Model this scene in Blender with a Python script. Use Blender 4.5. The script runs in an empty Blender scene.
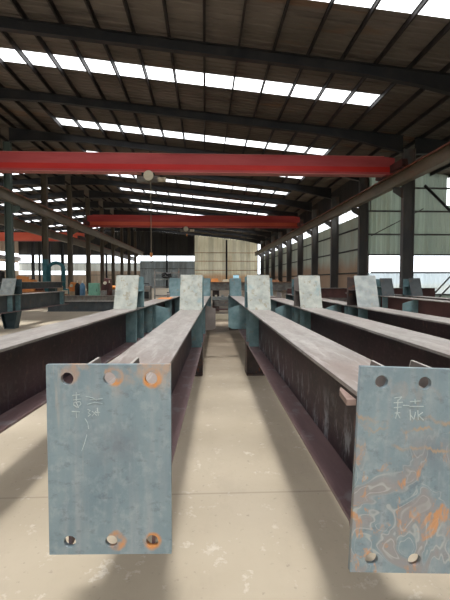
import bpy, bmesh, math, random
from mathutils import Vector, Matrix
random.seed(7)
S = bpy.context.scene
COL = S.collection
EYE = 1.4

# ------------------------------------------------------------------ materials
class NT:
    def __init__(s, name):
        s.m = bpy.data.materials.new(name); s.m.use_nodes = True
        s.t = s.m.node_tree; s.n = s.t.nodes; s.l = s.t.links
        s.b = s.n['Principled BSDF']; s.out = s.n['Material Output']
        s.tc = s.n.new('ShaderNodeTexCoord')
    def link(s, a, b): s.l.new(a, b)
    def put(s, sock, v):
        if hasattr(v, 'is_output'): s.l.new(v, sock)
        elif isinstance(v, tuple) and len(v) == 3 and sock.type == 'RGBA': sock.default_value = (*v, 1)
        else: sock.default_value = v
    def coord(s, scale=(1, 1, 1), loc=(0, 0, 0), rot=(0, 0, 0)):
        mp = s.n.new('ShaderNodeMapping'); s.link(s.tc.outputs['Object'], mp.inputs['Vector'])
        mp.inputs['Scale'].default_value = scale; mp.inputs['Location'].default_value = loc
        mp.inputs['Rotation'].default_value = rot
        return mp.outputs[0]
    def noise(s, scale, co=None, detail=4, rough=.55, dist=0.):
        k = s.n.new('ShaderNodeTexNoise'); s.link(co or s.coord(), k.inputs['Vector'])
        k.inputs['Scale'].default_value = scale; k.inputs['Detail'].default_value = detail
        k.inputs['Roughness'].default_value = rough; k.inputs['Distortion'].default_value = dist
        return k.outputs['Fac']
    def ramp(s, fac, lo, hi):
        k = s.n.new('ShaderNodeMapRange'); k.inputs['From Min'].default_value = lo; k.inputs['From Max'].default_value = hi
        k.clamp = True; s.put(k.inputs['Value'], fac); return k.outputs[0]
    def mix(s, fac, a, b):
        k = s.n.new('ShaderNodeMix'); k.data_type = 'RGBA'
        s.put(k.inputs[0], fac); s.put(k.inputs[6], a); s.put(k.inputs[7], b); return k.outputs[2]
    def math(s, op, a, b=0., c=0.):
        k = s.n.new('ShaderNodeMath'); k.operation = op
        s.put(k.inputs[0], a); s.put(k.inputs[1], b); s.put(k.inputs[2], c); return k.outputs[0]
    def dist(s, p, sc=(1, 1, 1)):
        k = s.n.new('ShaderNodeVectorMath'); k.operation = 'DISTANCE'
        s.link(s.coord(sc), k.inputs[0]); k.inputs[1].default_value = tuple(a * b for a, b in zip(p, sc)); return k.outputs['Value']
    def sep(s, ax):
        k = s.n.new('ShaderNodeSeparateXYZ'); s.link(s.tc.outputs['Object'], k.inputs[0]); return k.outputs[ax]
    def rnd(s):
        k = s.n.new('ShaderNodeObjectInfo'); return k.outputs['Random']
    def bump(s, h, strength=.2, dist=.005):
        k = s.n.new('ShaderNodeBump'); k.inputs['Strength'].default_value = strength; k.inputs['Distance'].default_value = dist
        s.link(h, k.inputs['Height']); s.link(k.outputs[0], s.b.inputs['Normal'])
    def done(s, col, rough=.6, metal=0., spec=.4):
        s.put(s.b.inputs['Base Color'], col); s.put(s.b.inputs['Roughness'], rough)
        s.b.inputs['Metallic'].default_value = metal; s.b.inputs['Specular IOR Level'].default_value = spec
        return s.m

def lin(r, g, b):
    f = lambda c: ((c / 255 + .055) / 1.055) ** 2.4 if c > 10 else c / 255 / 12.92
    return (f(r), f(g), f(b))

def simple(name, c1, c2, scale=3, rough=.6, stretch=(1, 1, 1), rust=0., metal=0., spec=.4, rustcol=None):
    k = NT(name)
    n = k.ramp(k.noise(scale, k.coord(stretch), 5), .35, .65)
    c = k.mix(n, c1, c2)
    if rust:
        c = k.mix(k.math('MULTIPLY', k.ramp(k.noise(scale * 1.7, k.coord(stretch, (3, 5, 1)), 6, .65), .56, .66), rust), c, rustcol or lin(150, 80, 40))
    return k.done(c, rough, metal, spec)

M = {}
# floor: pale beige concrete, dustier and darker in blotches, some shade painted in down the aisle
k = NT('concrete floor')
c = k.mix(k.ramp(k.noise(.55, detail=6), .35, .68), (.41, .35, .26), (.495, .43, .335))
c = k.mix(k.math('MULTIPLY', k.ramp(k.noise(2.2, k.coord((1, .45, 1)), 8, .7), .50, .72), .45), c, (.33, .28, .22))
c = k.mix(k.math('MULTIPLY', k.ramp(k.noise(7, k.coord((1, .8, 1), (4, 1, 0)), 8, .7), .59, .66), .6), c, (.66, .62, .54))
c = k.mix(k.math('MULTIPLY', k.ramp(k.noise(26, detail=5), .64, .72), .45), c, (.22, .19, .16))
far = k.math('MULTIPLY', k.ramp(k.sep('Y'), 4.5, 10), k.ramp(k.sep('X'), -3.6, -2.2))  # far aisle darkening: dirt and shading painted together into the colour
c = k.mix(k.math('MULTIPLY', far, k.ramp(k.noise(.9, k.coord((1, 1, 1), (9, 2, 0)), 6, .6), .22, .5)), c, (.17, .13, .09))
sl = k.math('ABSOLUTE', k.math('SUBTRACT', k.math('FRACT', k.math('MULTIPLY', k.sep('Y'), 1 / 4.5)), .62))
c = k.mix(k.math('MULTIPLY', k.math('SUBTRACT', 1., k.ramp(sl, .0, .003)), .45), c, (.16, .13, .10))
k.bump(k.noise(18, detail=6), .15, .01)
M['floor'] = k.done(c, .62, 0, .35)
M['ground'] = simple('yard ground', (.30, .29, .26), (.42, .40, .36), .3, .9)

# roof sheet, dark with brown and rusty patches
k = NT('roof sheet')
c = k.mix(k.ramp(k.noise(.5, k.coord((.4, 1, 1)), 5), .35, .65), (.14, .12, .10), (.22, .19, .165))
c = k.mix(k.math('MULTIPLY', k.ramp(k.noise(.35, k.coord((.5, 1.6, 1), (3, 1, 0)), 5, .6), .58, .66), .55), c, (.24, .12, .06))
c = k.mix(k.math('MULTIPLY', k.ramp(k.noise(.8, k.coord((.3, 2, 1), (7, 4, 0)), 5, .6), .55, .7), .6), c, (.06, .05, .05))
M['roof'] = k.done(c, .75, 0, .2)
M['darksteel'] = simple('dark frame paint', (.016, .018, .022), (.034, .032, .033), 1.2, .6)
M['purlin'] = simple('purlin steel', (.016, .015, .016), (.035, .028, .026), 1.5, .6)
M['column'] = simple('column paint', (.085, .085, .09), (.15, .14, .13), 1.4, .6, (1, 1, .3), .5, rustcol=(.16, .09, .06))
M['column_brown'] = simple('weathered column paint', (.10, .085, .065), (.17, .14, .10), 1.4, .6, (1, 1, .3), .6, rustcol=(.2, .11, .06))
M['column_green'] = simple('green grey column paint', (.10, .15, .14), (.16, .21, .19), 1.4, .6, (1, 1, .3))
M['rail'] = simple('runway paint', (.17, .14, .10), (.24, .20, .14), 1.4, .5, (1, .3, 1), .5, rustcol=(.22, .10, .05))
M['rail_rust'] = simple('rusty rail head', (.22, .07, .04), (.30, .11, .06), 3, .5)

def sheet(name, c1, c2, rustz=None, rustcol=(.45, .18, .07), trans=.5, rustamt=.8, clear=0., tcol=(.85, .82, .66)):
    """corrugated wall sheet, a share of the light outside comes through"""
    k = NT(name)
    c = k.mix(k.ramp(k.noise(.6, k.coord((1, 1, .35)), 5), .35, .65), c1, c2)
    c = k.mix(k.math('MULTIPLY', k.ramp(k.noise(.55, k.coord((1.5, 1.5, .25), (2, 3, 1)), 6, .65), .54, .68), .4), c, rustcol)
    pan = k.noise(1, k.coord((.9, .9, .02)), 0)
    c = k.mix(k.math('MULTIPLY', k.ramp(pan, .5, .52), .22), c, (.12, .12, .10))
    if rustz:
        z = k.math('ADD', k.sep('Z'), k.math('MULTIPLY', k.noise(.5, k.coord((1, 1, .6)), 4), 1.2))
        c = k.mix(k.math('MULTIPLY', k.math('SUBTRACT', 1., k.ramp(z, rustz, rustz + .8)), rustamt), c, rustcol)
    k.done(c, .7, 0, .2)
    if trans:
        t = k.n.new('ShaderNodeBsdfTranslucent'); k.link(c, t.inputs['Color'])
        mx = k.n.new('ShaderNodeMixShader'); mx.inputs[0].default_value = trans
        k.link(k.b.outputs[0], mx.inputs[1]); k.link(t.outputs[0], mx.inputs[2]); o = mx.outputs[0]
        if clear:
            tr = k.n.new('ShaderNodeBsdfTransparent'); tr.inputs['Color'].default_value = (*tcol, 1)
            m2 = k.n.new('ShaderNodeMixShader'); m2.inputs[0].default_value = clear
            k.link(o, m2.inputs[1]); k.link(tr.outputs[0], m2.inputs[2]); o = m2.outputs[0]
        k.link(o, k.out.inputs['Surface'])
    return k.m
M['wall_far'] = sheet('yellowed translucent sheet', (.52, .48, .34), (.66, .62, .48), 2.7, (.46, .27, .14), .16)
M['wall_right'] = sheet('grey green wall sheet', (.36, .40, .34), (.46, .50, .42), 2.9, (.36, .24, .165), .07, .9)
M['wall_annex'] = sheet('greenish corrugated sheet', (.42, .52, .45), (.52, .61, .52), None, (.34, .30, .14), .14)
M['wall_grey'] = sheet('grey blue wall sheet', (.26, .30, .31), (.34, .38, .39), None, (.25, .25, .24), .06)
M['wall_pale'] = sheet('pale beige grey sheet', (.42, .44, .42), (.52, .53, .49), None, (.4, .33, .25), .22)
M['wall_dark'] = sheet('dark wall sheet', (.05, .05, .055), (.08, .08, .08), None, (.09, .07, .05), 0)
M['wall_mauve'] = sheet('mauve wall sheet', (.36, .28, .22), (.46, .37, .28), None, (.4, .22, .14), .08)
M['blue_pane'] = sheet('pale blue translucent sheet', (.60, .70, .73), (.70, .78, .80), None, (.6, .7, .72), .34, clear=.18, tcol=(.85, .95, 1.))
M['skylight'] = sheet('milky skylight sheet', (.85, .86, .86), (.9, .9, .9), None, (.8, .78, .7), .5, clear=.6, tcol=(.97, .98, 1.))

# steel of the beams
k = NT('dusty flange steel')
n1 = k.noise(1.0, k.coord((9, .7, 4)), 6, .6)
c = k.mix(k.ramp(n1, .3, .7), (.20, .18, .166), (.345, .325, .305))
c = k.mix(k.math('MULTIPLY', k.ramp(k.noise(3, k.coord((2, .8, 2), (5, 0, 0)), 6, .7), .48, .66), .6), c, (.44, .42, .40))
c = k.mix(k.math('MULTIPLY', k.ramp(k.noise(1.2, k.coord((1, .5, 1), (1, 7, 0)), 5, .6), .5, .7), .5), c, (.24, .175, .15))
c = k.mix(k.math('MULTIPLY', k.ramp(k.noise(26, k.coord((1, .35, 1), (1, 2, 1)), 7, .75), .5, .66), .5), c, (.17, .14, .13))
c = k.mix(k.math('MULTIPLY', k.ramp(k.noise(9, k.coord((3, .25, 1), (8, 2, 1)), 6, .7), .54, .62), .35), c, (.50, .47, .45))
M['flange'] = k.done(c, k.ramp(n1, -.6, 1.6), 0, .4)
def web_mat(name, scuff):
    k = NT(name)
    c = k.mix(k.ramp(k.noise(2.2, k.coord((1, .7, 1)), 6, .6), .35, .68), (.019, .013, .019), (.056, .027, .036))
    v = k.noise(3.4, k.coord((1, 2.4, 1.0)), 6, .7)
    zl = k.math('SUBTRACT', 1., k.ramp(k.sep('Z'), .56, .80))
    c = k.mix(k.math('MULTIPLY', k.math('MULTIPLY', k.ramp(v, .52, .60), zl), scuff), c, (.50, .54, .60))
    c = k.mix(k.math('MULTIPLY', k.ramp(k.noise(30, k.coord((1, .6, 1)), 6, .7), .52, .66), .4), c, (.13, .09, .09))
    c = k.mix(k.math('MULTIPLY', k.ramp(k.noise(6, k.coord((1, 1.5, 1), (2, 2, 2)), 6, .6), .6, .7), .45), c, (.24, .12, .085))
    return k.done(c, .5, 0, .45)
M['web'] = web_mat('dark red brown web steel', .12)
M['web_scuffed'] = web_mat('scuffed red brown web steel', .6)
k = NT('mauve brown lower flange steel')
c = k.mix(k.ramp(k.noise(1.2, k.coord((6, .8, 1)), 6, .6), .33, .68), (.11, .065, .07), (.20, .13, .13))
c = k.mix(k.math('MULTIPLY', k.ramp(k.noise(5, k.coord((1.5, 1, 1), (1, 3, 0)), 6, .6), .56, .66), .5), c, (.25, .25, .26))
M['lower_flange'] = k.done(c, .5, 0, .45)
M['cleat'] = simple('pinkish cleat steel', (.22, .15, .125), (.31, .22, .19), 9, .6)
k = NT('primed teal steel')
c = k.mix(k.ramp(k.noise(5, detail=6, rough=.6), .35, .68), (.10, .185, .205), (.21, .32, .335))
c = k.mix(k.math('MULTIPLY', k.ramp(k.noise(9, k.coord((1, 1, 1), (2, 2, 2)), 6, .6), .58, .68), .5), c, (.22, .17, .13))
M['teal'] = k.done(c, .5, 0, .45)
k = NT('chalky white primer')
c = k.mix(k.ramp(k.noise(7, detail=7, rough=.65), .33, .68), (.28, .305, .285), (.49, .50, .45))
c = k.mix(k.math('MULTIPLY', k.ramp(k.noise(13, k.coord((1, 1, .7), (2, 2, 2)), 7, .7), .54, .62), .6), c, (.26, .21, .13))
c = k.mix(k.math('MULTIPLY', k.ramp(k.noise(4, k.coord((1, 1, 1), (6, 1, 2)), 5, .6), .58, .7), .6), c, (.22, .34, .38))
M['chalky'] = k.done(c, .65, 0, .3)
M['dirtywhite'] = simple('grey white primer', (.23, .26, .26), (.36, .385, .375), 8, .6, rust=.5, rustcol=(.35, .28, .2))
M['edge'] = simple('bright cut edge', (.36, .34, .32), (.46, .44, .41), 20, .5)
M['redbrown'] = simple('red brown primer', (.075, .032, .032), (.13, .055, .05), 3, .6, (1, .4, 1))
M['brownplate'] = simple('brown grey plate steel', (.15, .13, .12), (.22, .19, .17), 6, .6)
M['stand'] = simple('rusty dark stand steel', (.05, .04, .04), (.10, .07, .06), 6, .6, rust=.5)
M['stand_teal'] = simple('dark teal stand steel', (.03, .055, .065), (.055, .085, .095), 6, .6)
M['chalk'] = simple('white chalk', (.36, .43, .44), (.50, .55, .55), 60, .9)
M['chalk_dim'] = simple('faint chalk', (.34, .42, .44), (.48, .54, .55), 60, .9)

PW, PT, PB = .463, 1.087, .36      # end plate width, top, bottom
HX = [-PW / 2 + .078, -PW / 2 + .078 + .157, -PW / 2 + .078 + .312]
HZ = [PT - .053, PB + .05]
def plate_mat(name, heavy):
    k = NT(name)
    base = k.mix(k.ramp(k.noise(4, k.coord((1, 1, .6)), 6, .6), .33, .68), (.145, .205, .240), (.225, .290, .315))
    base = k.mix(k.math('MULTIPLY', k.ramp(k.noise(1.0, k.coord((22, 1, 1.3)), 5, .6), .48, .72), .30), base, (.40, .37, .37))
    base = k.mix(k.math('MULTIPLY', k.ramp(k.noise(10, k.coord((1, 1, 3), (3, 0, 1)), 6, .65), .56, .70), .35), base, (.15, .20, .24))
    base = k.mix(k.math('MULTIPLY', k.ramp(k.noise(28, k.coord((1, 1, .8), (5, 0, 5)), 6, .7), .50, .66), .35), base, (.36, .40, .41))
    base = k.mix(k.math('MULTIPLY', k.ramp(k.noise(22, k.coord((1, 1, 1.6), (8, 0, 2)), 6, .7), .55, .66), .45), base, (.10, .12, .145))
    sm = k.math('SUBTRACT', 1., k.ramp(k.dist((.02, 0, .78), (1, 0, 1.6)), .02, .17))
    base = k.mix(k.math('MULTIPLY', k.math('MULTIPLY', sm, k.ramp(k.noise(11, detail=6, rough=.7), .42, .6)), .5), base, (.13, .14, .165))
    rust, rust2 = (.58, .24, .06), (.37, .26, .21)
    if heavy:
        low = k.math('SUBTRACT', 1., k.ramp(k.sep('Z'), .66, .90))
        n = k.noise(5.2, k.coord((1.1, 1, 1), (1.3, 0, 4)), 2, .5, .9)
        base = k.mix(k.math('MULTIPLY', k.ramp(n, .48, .56), k.math('MULTIPLY', low, .75)), base, (.27, .235, .225))
        # pale tide lines of dried water follow the blotches
        for lv, w in ((.51, .013), (.44, .010), (.58, .012)):
            d = k.math('MULTIPLY', k.math('SUBTRACT', 1., k.ramp(k.math('ABSOLUTE', k.math('SUBTRACT', n, lv)), w * .3, w)), k.ramp(k.noise(5, k.coord((1, 1, 1), (lv * 20, 0, 3)), 3), .44, .56))
            base = k.mix(k.math('MULTIPLY', d, k.math('ADD', k.math('MULTIPLY', low, .5), .06)), base, (.42, .43, .41))
        r = k.ramp(k.noise(9.5, k.coord((1.5, 1, .9), (7, 0, 2)), 6, .65, .4), .56, .64)
        base = k.mix(k.math('MULTIPLY', r, k.math('ADD', k.math('MULTIPLY', low, .65), .10)), base, rust)
        # horizontal rusty streaks across the upper part
        for z0, t0 in ((.905, .010), (.868, .007), (.80, .008)):
            zz = k.math('ADD', k.sep('Z'), k.math('MULTIPLY', k.math('SUBTRACT', k.noise(6, k.coord((1, 1, .2)), 5, .6), .5), .22))
            s1 = k.math('SUBTRACT', 1., k.ramp(k.math('ABSOLUTE', k.math('SUBTRACT', zz, z0)), t0 * .2, t0 * 1.1))
            s1 = k.math('MULTIPLY', s1, k.ramp(k.noise(9, k.coord((1, 1, .5), (z0 * 9, 0, 0)), 4), .46, .58))
            base = k.mix(k.math('MULTIPLY', s1, .7), base, (.42, .27, .15))
    else:
        # rust rings round the bolt holes
        for i, (hx, hz, a, off) in enumerate(((HX[0], HZ[0], .35, (.01, .02)), (HX[1], HZ[0], 1., (.016, .008)), (HX[2], HZ[0], 1., (.004, 0)), (HX[1], HZ[1], .8, (.02, .0)), (HX[2], HZ[1], .9, (0, 0)))):
            d = k.dist((hx + off[0], 0, hz + off[1]), (1, 0, 1))
            d = k.math('ADD', d, k.math('MULTIPLY', k.math('SUBTRACT', k.noise(16, detail=5), .5), .035))
            ring = k.math('MULTIPLY', k.math('SUBTRACT', 1., k.ramp(d, .029, .040)), k.ramp(k.noise(14, k.coord((1, 1, 1), (i * 3., 1, 0)), 4, .6), .36, .56))
            base = k.mix(k.math('MULTIPLY', ring, a), base, rust)
        top = k.math('MULTIPLY', k.ramp(k.sep('Z'), PT - .14, PT - .02), k.ramp(k.noise(9, k.coord((1.3, 1, .8), (1, 1, 1)), 6, .6), .50, .64))
        base = k.mix(k.math('MULTIPLY', top, .7), base, (.52, .30, .17))
        st = k.math('MULTIPLY', k.ramp(k.noise(1, k.coord((30, 1, 1.5), (2.3, 0, 1)), 4, .6), .58, .70), k.math('SUBTRACT', 1., k.ramp(k.sep('X'), -.2, -.05)))
        base = k.mix(k.math('MULTIPLY', st, .55), base, (.47, .38, .30))
    k.bump(k.noise(40, detail=5), .08, .003)
    return k.done(base, k.ramp(k.noise(6, detail=4), -.3, 1.2), 0, .5)
M['plate'] = plate_mat('blue grey mill scale plate', False)
M['plate_stained'] = plate_mat('water stained blue grey plate', True)

k = NT('crane red paint')
c = k.mix(k.ramp(k.noise(.9, k.coord((.4, 1, 2)), 5), .35, .65), (.50, .045, .045), (.62, .09, .085))
M['red'] = k.done(c, .5, 0, .4)
M['red_pink'] = simple('pink dusty red paint', (.60, .20, .19), (.70, .26, .24), .9, .6, (.4, 1, 2))
M['red_dusty'] = simple('dusty red paint', (.48, .065, .07), (.58, .10, .105), .9, .6, (.4, 1, 2))
M['red_deep'] = simple('deep red paint', (.62, .02, .02), (.72, .04, .03), .9, .5, (.4, 1, 2))
M['red_orange'] = simple('orange red paint', (.80, .12, .06), (.90, .18, .10), .9, .5, (.4, 1, 2))
M['slate'] = simple('dark slate steel', (.045, .055, .062), (.085, .095, .10), 3, .6, rust=.4, rustcol=(.15, .1, .07))
M['black'] = simple('black rubber', (.012, .012, .014), (.025, .025, .025), 8, .6)
M['greymachine'] = simple('grey machine paint', (.16, .15, .14), (.26, .25, .23), 6, .6, rust=.5)
M['cream'] = simple('cream paint', (.62, .56, .42), (.7, .64, .5), 6, .6)
M['mint'] = simple('mint green paint', (.22, .52, .38), (.30, .62, .46), 5, .5)
M['orange'] = simple('orange paint', (.75, .25, .06), (.8, .33, .1), 5, .5)
M['blue'] = simple('blue paint', (.10, .22, .38), (.15, .30, .48), 5, .5)
M['skyblue'] = simple('light blue paint', (.30, .55, .70), (.38, .62, .76), 5, .5)
M['ductteal'] = simple('teal duct paint', (.03, .14, .17), (.05, .19, .22), 4, .5)
M['rustpile'] = simple('rusty iron', (.28, .13, .07), (.45, .24, .13), 6, .8)
M['tan'] = simple('tan wood', (.45, .32, .20), (.55, .42, .28), 8, .7)

# ------------------------------------------------------------------ mesh tools
class MB:
    def __init__(s): s.v = []; s.f = []
    def box(s, x0, x1, y0, y1, z0, z1):
        b = len(s.v); s.v += [(x, y, z) for z in (z0, z1) for y in (y0, y1) for x in (x0, x1)]
        s.f += [tuple(b + i for i in q) for q in ((0, 2, 3, 1), (4, 5, 7, 6), (0, 1, 5, 4), (2, 6, 7, 3), (0, 4, 6, 2), (1, 3, 7, 5))]
        return s
    def prism(s, pts, ext):
        """closed polygon pts (3D) pushed along ext"""
        b = len(s.v); n = len(pts); e = Vector(ext)
        s.v += [tuple(p) for p in pts] + [tuple(Vector(p) + e) for p in pts]
        s.f += [tuple(range(b + n - 1, b - 1, -1)), tuple(range(b + n, b + 2 * n))]
        s.f += [(b + i, b + (i + 1) % n, b + n + (i + 1) % n, b + n + i) for i in range(n)]
        return s
    def tube(s, pts, r, seg=10, caps=True):
        pts = [Vector(p) for p in pts]; b = len(s.v); n = len(pts)
        for i, p in enumerate(pts):
            d = (pts[min(i + 1, n - 1)] - pts[max(i - 1, 0)]).normalized()
            u = d.orthogonal().normalized() if i == 0 else (u - d * u.dot(d)).normalized()
            w = d.cross(u); rr = r[i] if isinstance(r, (list, tuple)) else r
            s.v += [tuple(p + (u * math.cos(a) + w * math.sin(a)) * rr) for a in (2 * math.pi * j / seg for j in range(seg))]
        for i in range(n - 1):
            for j in range(seg):
                a, c = b + i * seg + j, b + i * seg + (j + 1) % seg
                s.f.append((a, c, c + seg, a + seg))
        if caps: s.f += [tuple(range(b + seg - 1, b - 1, -1)), tuple(range(b + (n - 1) * seg, b + n * seg))]
        return s
    def quad(s, *p):
        b = len(s.v); s.v += [tuple(q) for q in p]; s.f.append((b, b + 1, b + 2, b + 3)); return s
    def build(s, name, mat, parent=None, bevel=0., smooth=False, recalc=True):
        me = bpy.data.meshes.new(name); me.from_pydata(s.v, [], s.f)
        if recalc:
            bm = bmesh.new(); bm.from_mesh(me); bmesh.ops.recalc_face_normals(bm, faces=bm.faces); bm.to_mesh(me); bm.free()
        me.materials.append(M[mat]); o = bpy.data.objects.new(name, me); COL.objects.link(o)
        if smooth:
            for p in me.polygons: p.use_smooth = len(p.vertices) == 4
        if bevel:
            m = o.modifiers.new('bevel', 'BEVEL'); m.width = bevel; m.segments = 2; m.limit_method = 'ANGLE'
        if parent: o.parent = parent
        return o

def lab(o, label=None, cat=None, group=None, kind=None):
    if label: o['label'] = label
    if cat: o['category'] = cat
    if group: o['group'] = group
    if kind: o['kind'] = kind
    return o
def thing(name, loc, rz, label, cat, group=None, kind=None):
    o = bpy.data.objects.new(name, None); COL.objects.link(o); o.location = loc; o.rotation_euler = (0, 0, rz)
    o.empty_display_size = .2
    return lab(o, label, cat, group, kind)
def copy_tree(o, parent=None):
    c = o.copy(); COL.objects.link(c)
    if parent: c.parent = parent
    for ch in list(o.children): copy_tree(ch, c)
    return c
ORD = ['first', 'second', 'third', 'fourth', 'fifth', 'sixth', 'seventh', 'eighth', 'ninth', 'tenth', 'eleventh', 'twelfth', 'thirteenth', 'fourteenth', 'fifteenth', 'sixteenth']

# ------------------------------------------------------------------ building
Y0, Y1 = -12., 81.           # building length
XL, XR, XC = -34., 21.5, 10.36
HR = 9.6
def roofz(x): return HR - .1 * x if x > -12 else HR + 1.2 + .1 * (x + 12)

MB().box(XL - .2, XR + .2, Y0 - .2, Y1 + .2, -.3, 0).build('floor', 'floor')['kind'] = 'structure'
g = MB().box(-150, 150, -120, 220, -.6, -.32).build('ground', 'ground'); g['kind'] = 'structure'

strips = [(-11.6 + 1.05 * i, -11.08 + 1.05 * i) for i in range(20)] + [ (11.3, 12.45), (17.55, 18.65), (24.9, 25.95), (31.0, 32.0), (37.0, 38.0), (43.0, 44.0), (49.0, 50.0), (54.9, 56.1), (60.9, 62.1), (66.9, 68.1), (72.9, 74.1)]  # closely spaced near strips are added, out of view, to shape the beam shadows
# skylight strips run across the span, the roof sheet fills the rest
SXR, SXL, LXL, LXR = 7.1, -8.3, -29.5, -15.3
def corr(mb, x0, x1, y0, y1):
    """trapezoid corrugation running along X between y0 and y1"""
    p = .30; y = y0; prof = []
    while y < y1 - 1e-6:
        for dy, dz in ((0, 0), (.19, 0), (.215, .035), (.275, .035)):
            if y + dy < y1: prof.append((y + dy, dz))
        y += p
    prof.append((y1, 0))
    for (a, da), (b, db) in zip(prof, prof[1:]):
        mb.quad((x0, a, roofz(x0) + da), (x1, a, roofz(x1) + da), (x1, b, roofz(x1) + db), (x0, b, roofz(x0) + db))
mb = MB(); yy = Y0
for a, b in strips + [(Y1, Y1)]:
    xr = lambda y: XR if y < 27 else XC + .35
    for u, v in ((yy, a),) if not yy < 27.2 < a else ((yy, 27.2), (27.2, a)):
        for x0, x1 in ((XL, -12), (-12, xr(u))): corr(mb, x0, x1, u, v)
    if b > a:
        for x0, x1 in ((XL, LXL), (LXR, -12), (-12, SXL), (SXR, xr(a))): corr(mb, x0, x1, a, b)
    yy = b
ceil = mb.build('ceiling', 'roof', recalc=False); ceil['kind'] = 'structure'
px = []
x = 7.1 + 12 * 1.183
while x > XL: px.append(round(x, 3)); x -= 1.183
# purlins: Z sections under the sheet, each its own part
for x in px:
    if abs(x + 12) < .3: x += .35
    z = roofz(x) - .005; ye = Y1 - .1 if x < XC else 27.1
    MB().box(x - .035, x + .035, Y0 + .1, ye, z - .022, z - .012).box(x - .008, x + .008, Y0 + .1, ye, z - .2, z - .02).box(x - .05, x + .01, Y0 + .1, ye, z - .21, z - .2).build('purlin', 'purlin', ceil)
n = 0
for a, b in strips:
    for x0, x1 in ((SXL, SXR), (LXL, LXR)):
        n += 1; m = MB(); xs = [x0] + sorted(q for q in px if x0 + .3 < q < x1 - .3) + [x1]
        for u, v in zip(xs, xs[1:]):
            m.quad((u + .03, a, roofz(u + .03) + .012), (v - .03, a, roofz(v - .03) + .012), (v - .03, b, roofz(v - .03) + .012), (u + .03, b, roofz(u + .03) + .012))
        m.build('window_%d' % n, 'skylight', recalc=False)['kind'] = 'structure'
        l = bpy.data.lights.new('skylight_portal', 'AREA'); l.shape = 'RECTANGLE'; l.size = x1 - x0; l.size_y = b - a; l.cycles.is_portal = True
        o = bpy.data.objects.new('skylight_portal', l); COL.objects.link(o); xm = (x0 + x1) / 2; o['kind'] = 'helper'
        o.location = (xm, (a + b) / 2, roofz(xm) - .015); o.rotation_euler = (0, math.atan(.1) * (1 if xm > -12 else -1), 0)

def portal(loc, rot, sx, sy):
    l = bpy.data.lights.new('opening_portal', 'AREA'); l.shape = 'RECTANGLE'; l.size = sx; l.size_y = sy; l.cycles.is_portal = True
    o = bpy.data.objects.new('opening_portal', l); COL.objects.link(o); o.location = loc; o.rotation_euler = rot; o['kind'] = 'helper'

# rafters: tapered I sections per frame, one per slope
frames = [-9 + 6 * i for i in range(15)]      # -9 ... 75, every 6 m
def rafter(y, xa, xb, xh, name):
    """web deepens to the haunches at xa and xb"""
    mb = MB(); n = 10; top = []; bot = []
    for i in range(n + 1):
        t = i / n; x = xa + (xb - xa) * t
        e = max(0, 1 - min(abs(x - xa), abs(x - xb)) / xh)
        top.append((x, roofz(x) - .215)); bot.append((x, roofz(x) - .215 - .36 - .42 * e))
    b = [(x, y - .008, z) for x, z in top] + [(x, y - .008, z) for x, z in reversed(bot)]
    mb.prism(b, (0, .016, 0))
    for line, s in ((top, -1), (bot, -1)):
        q = [(x, y - .12, z) for x, z in line] + [(x, y - .12, z - .018) for x, z in reversed(line)]
        mb.prism(q, (0, .24, 0))
    return mb
LR = {'centre': 'central bay', 'left': 'bay beyond the left column row', 'right': 'side bay right of the right column row'}
for key, xa, xb in (('centre', -11.75, 9.65), ('left', -33.7, -12.25), ('right', 10.25, XR - .1)):
    vis = [y for y in frames if (y > 8 if key == 'centre' else y > 15 if key == 'left' else 14 < y < 27)]
    for y in vis if key != 'right' else [15, 21]:
        i = vis.index(y) if y in vis else 0
        rafter(y, xa, xb, 3.2, key).build('rafter', 'darksteel', ceil)

# columns: H sections, flanges facing across the span
def column(x, y, w, d, top, mat, label, group, bracket=0):
    t = thing('steel_column', (x, y, 0), 0, label, 'column', group, 'thing')
    m = MB(); m.box(-w / 2, -w / 2 + .018, -d / 2, d / 2, .03, top).box(w / 2 - .018, w / 2, -d / 2, d / 2, .03, top).box(-w / 2 + .018, w / 2 - .018, -.006, .006, .03, top)
    m.build('shaft', mat, t)
    MB().box(-w / 2 - .05, w / 2 + .05, -d / 2 - .06, d / 2 + .06, 0, .03).build('base_plate', mat, t)
    if bracket:
        b = .48 * bracket; e = w / 2 * bracket
        MB().prism([(e, -.012, 5.92), (e + b, -.012, 5.92), (e + b, -.012, 5.72), (e, -.012, 5.42)], (0, .024, 0)).box(min(e, e + b), max(e, e + b), -.12, .12, 5.92, 5.94).build('bracket', mat, t)
    return t
zr = roofz(9.95) - .80; zl = roofz(-12) - 1.0
ys = [21 + 6 * i for i in range(10)]
for i, y in enumerate(ys):
    column(9.95, y, .56, .30, zr, 'column', 'dark steel column of the right row, %s counting from the near end' % ORD[i], 'columns of the right row', -1)
lys = [27.2 + 6 * i for i in range(9)]
for i, y in enumerate(lys):
    mt = 'column_green' if abs(y - 27.2) < .1 else 'column_brown'
    lb = 'green grey steel column behind the beam with the tapered dark stand' if mt == 'column_green' else 'weathered brown steel column of the left row, %s counting from the near end' % ORD[i]
    column(-11.95, y, .40, .30, zl, mt, lb, 'columns of the left row', 1)
for i, y in enumerate([46, 52, 58, 64, 70]):
    column(-22.5, y, .34, .25, roofz(-22.5) - .6, 'darksteel', 'thin dark post standing in the left bay, %s counting from the near end' % ORD[i], 'thin posts in the left bay')
# gable posts at the far wall
for i, x in enumerate((-30, -26, -18, -14, -7, 4)):
    column(x, 80.3, .3, .25, roofz(x) - .3, 'darksteel', 'dark gable post at the far end wall, %s from the left' % ORD[i], 'gable posts at the far end')

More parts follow.
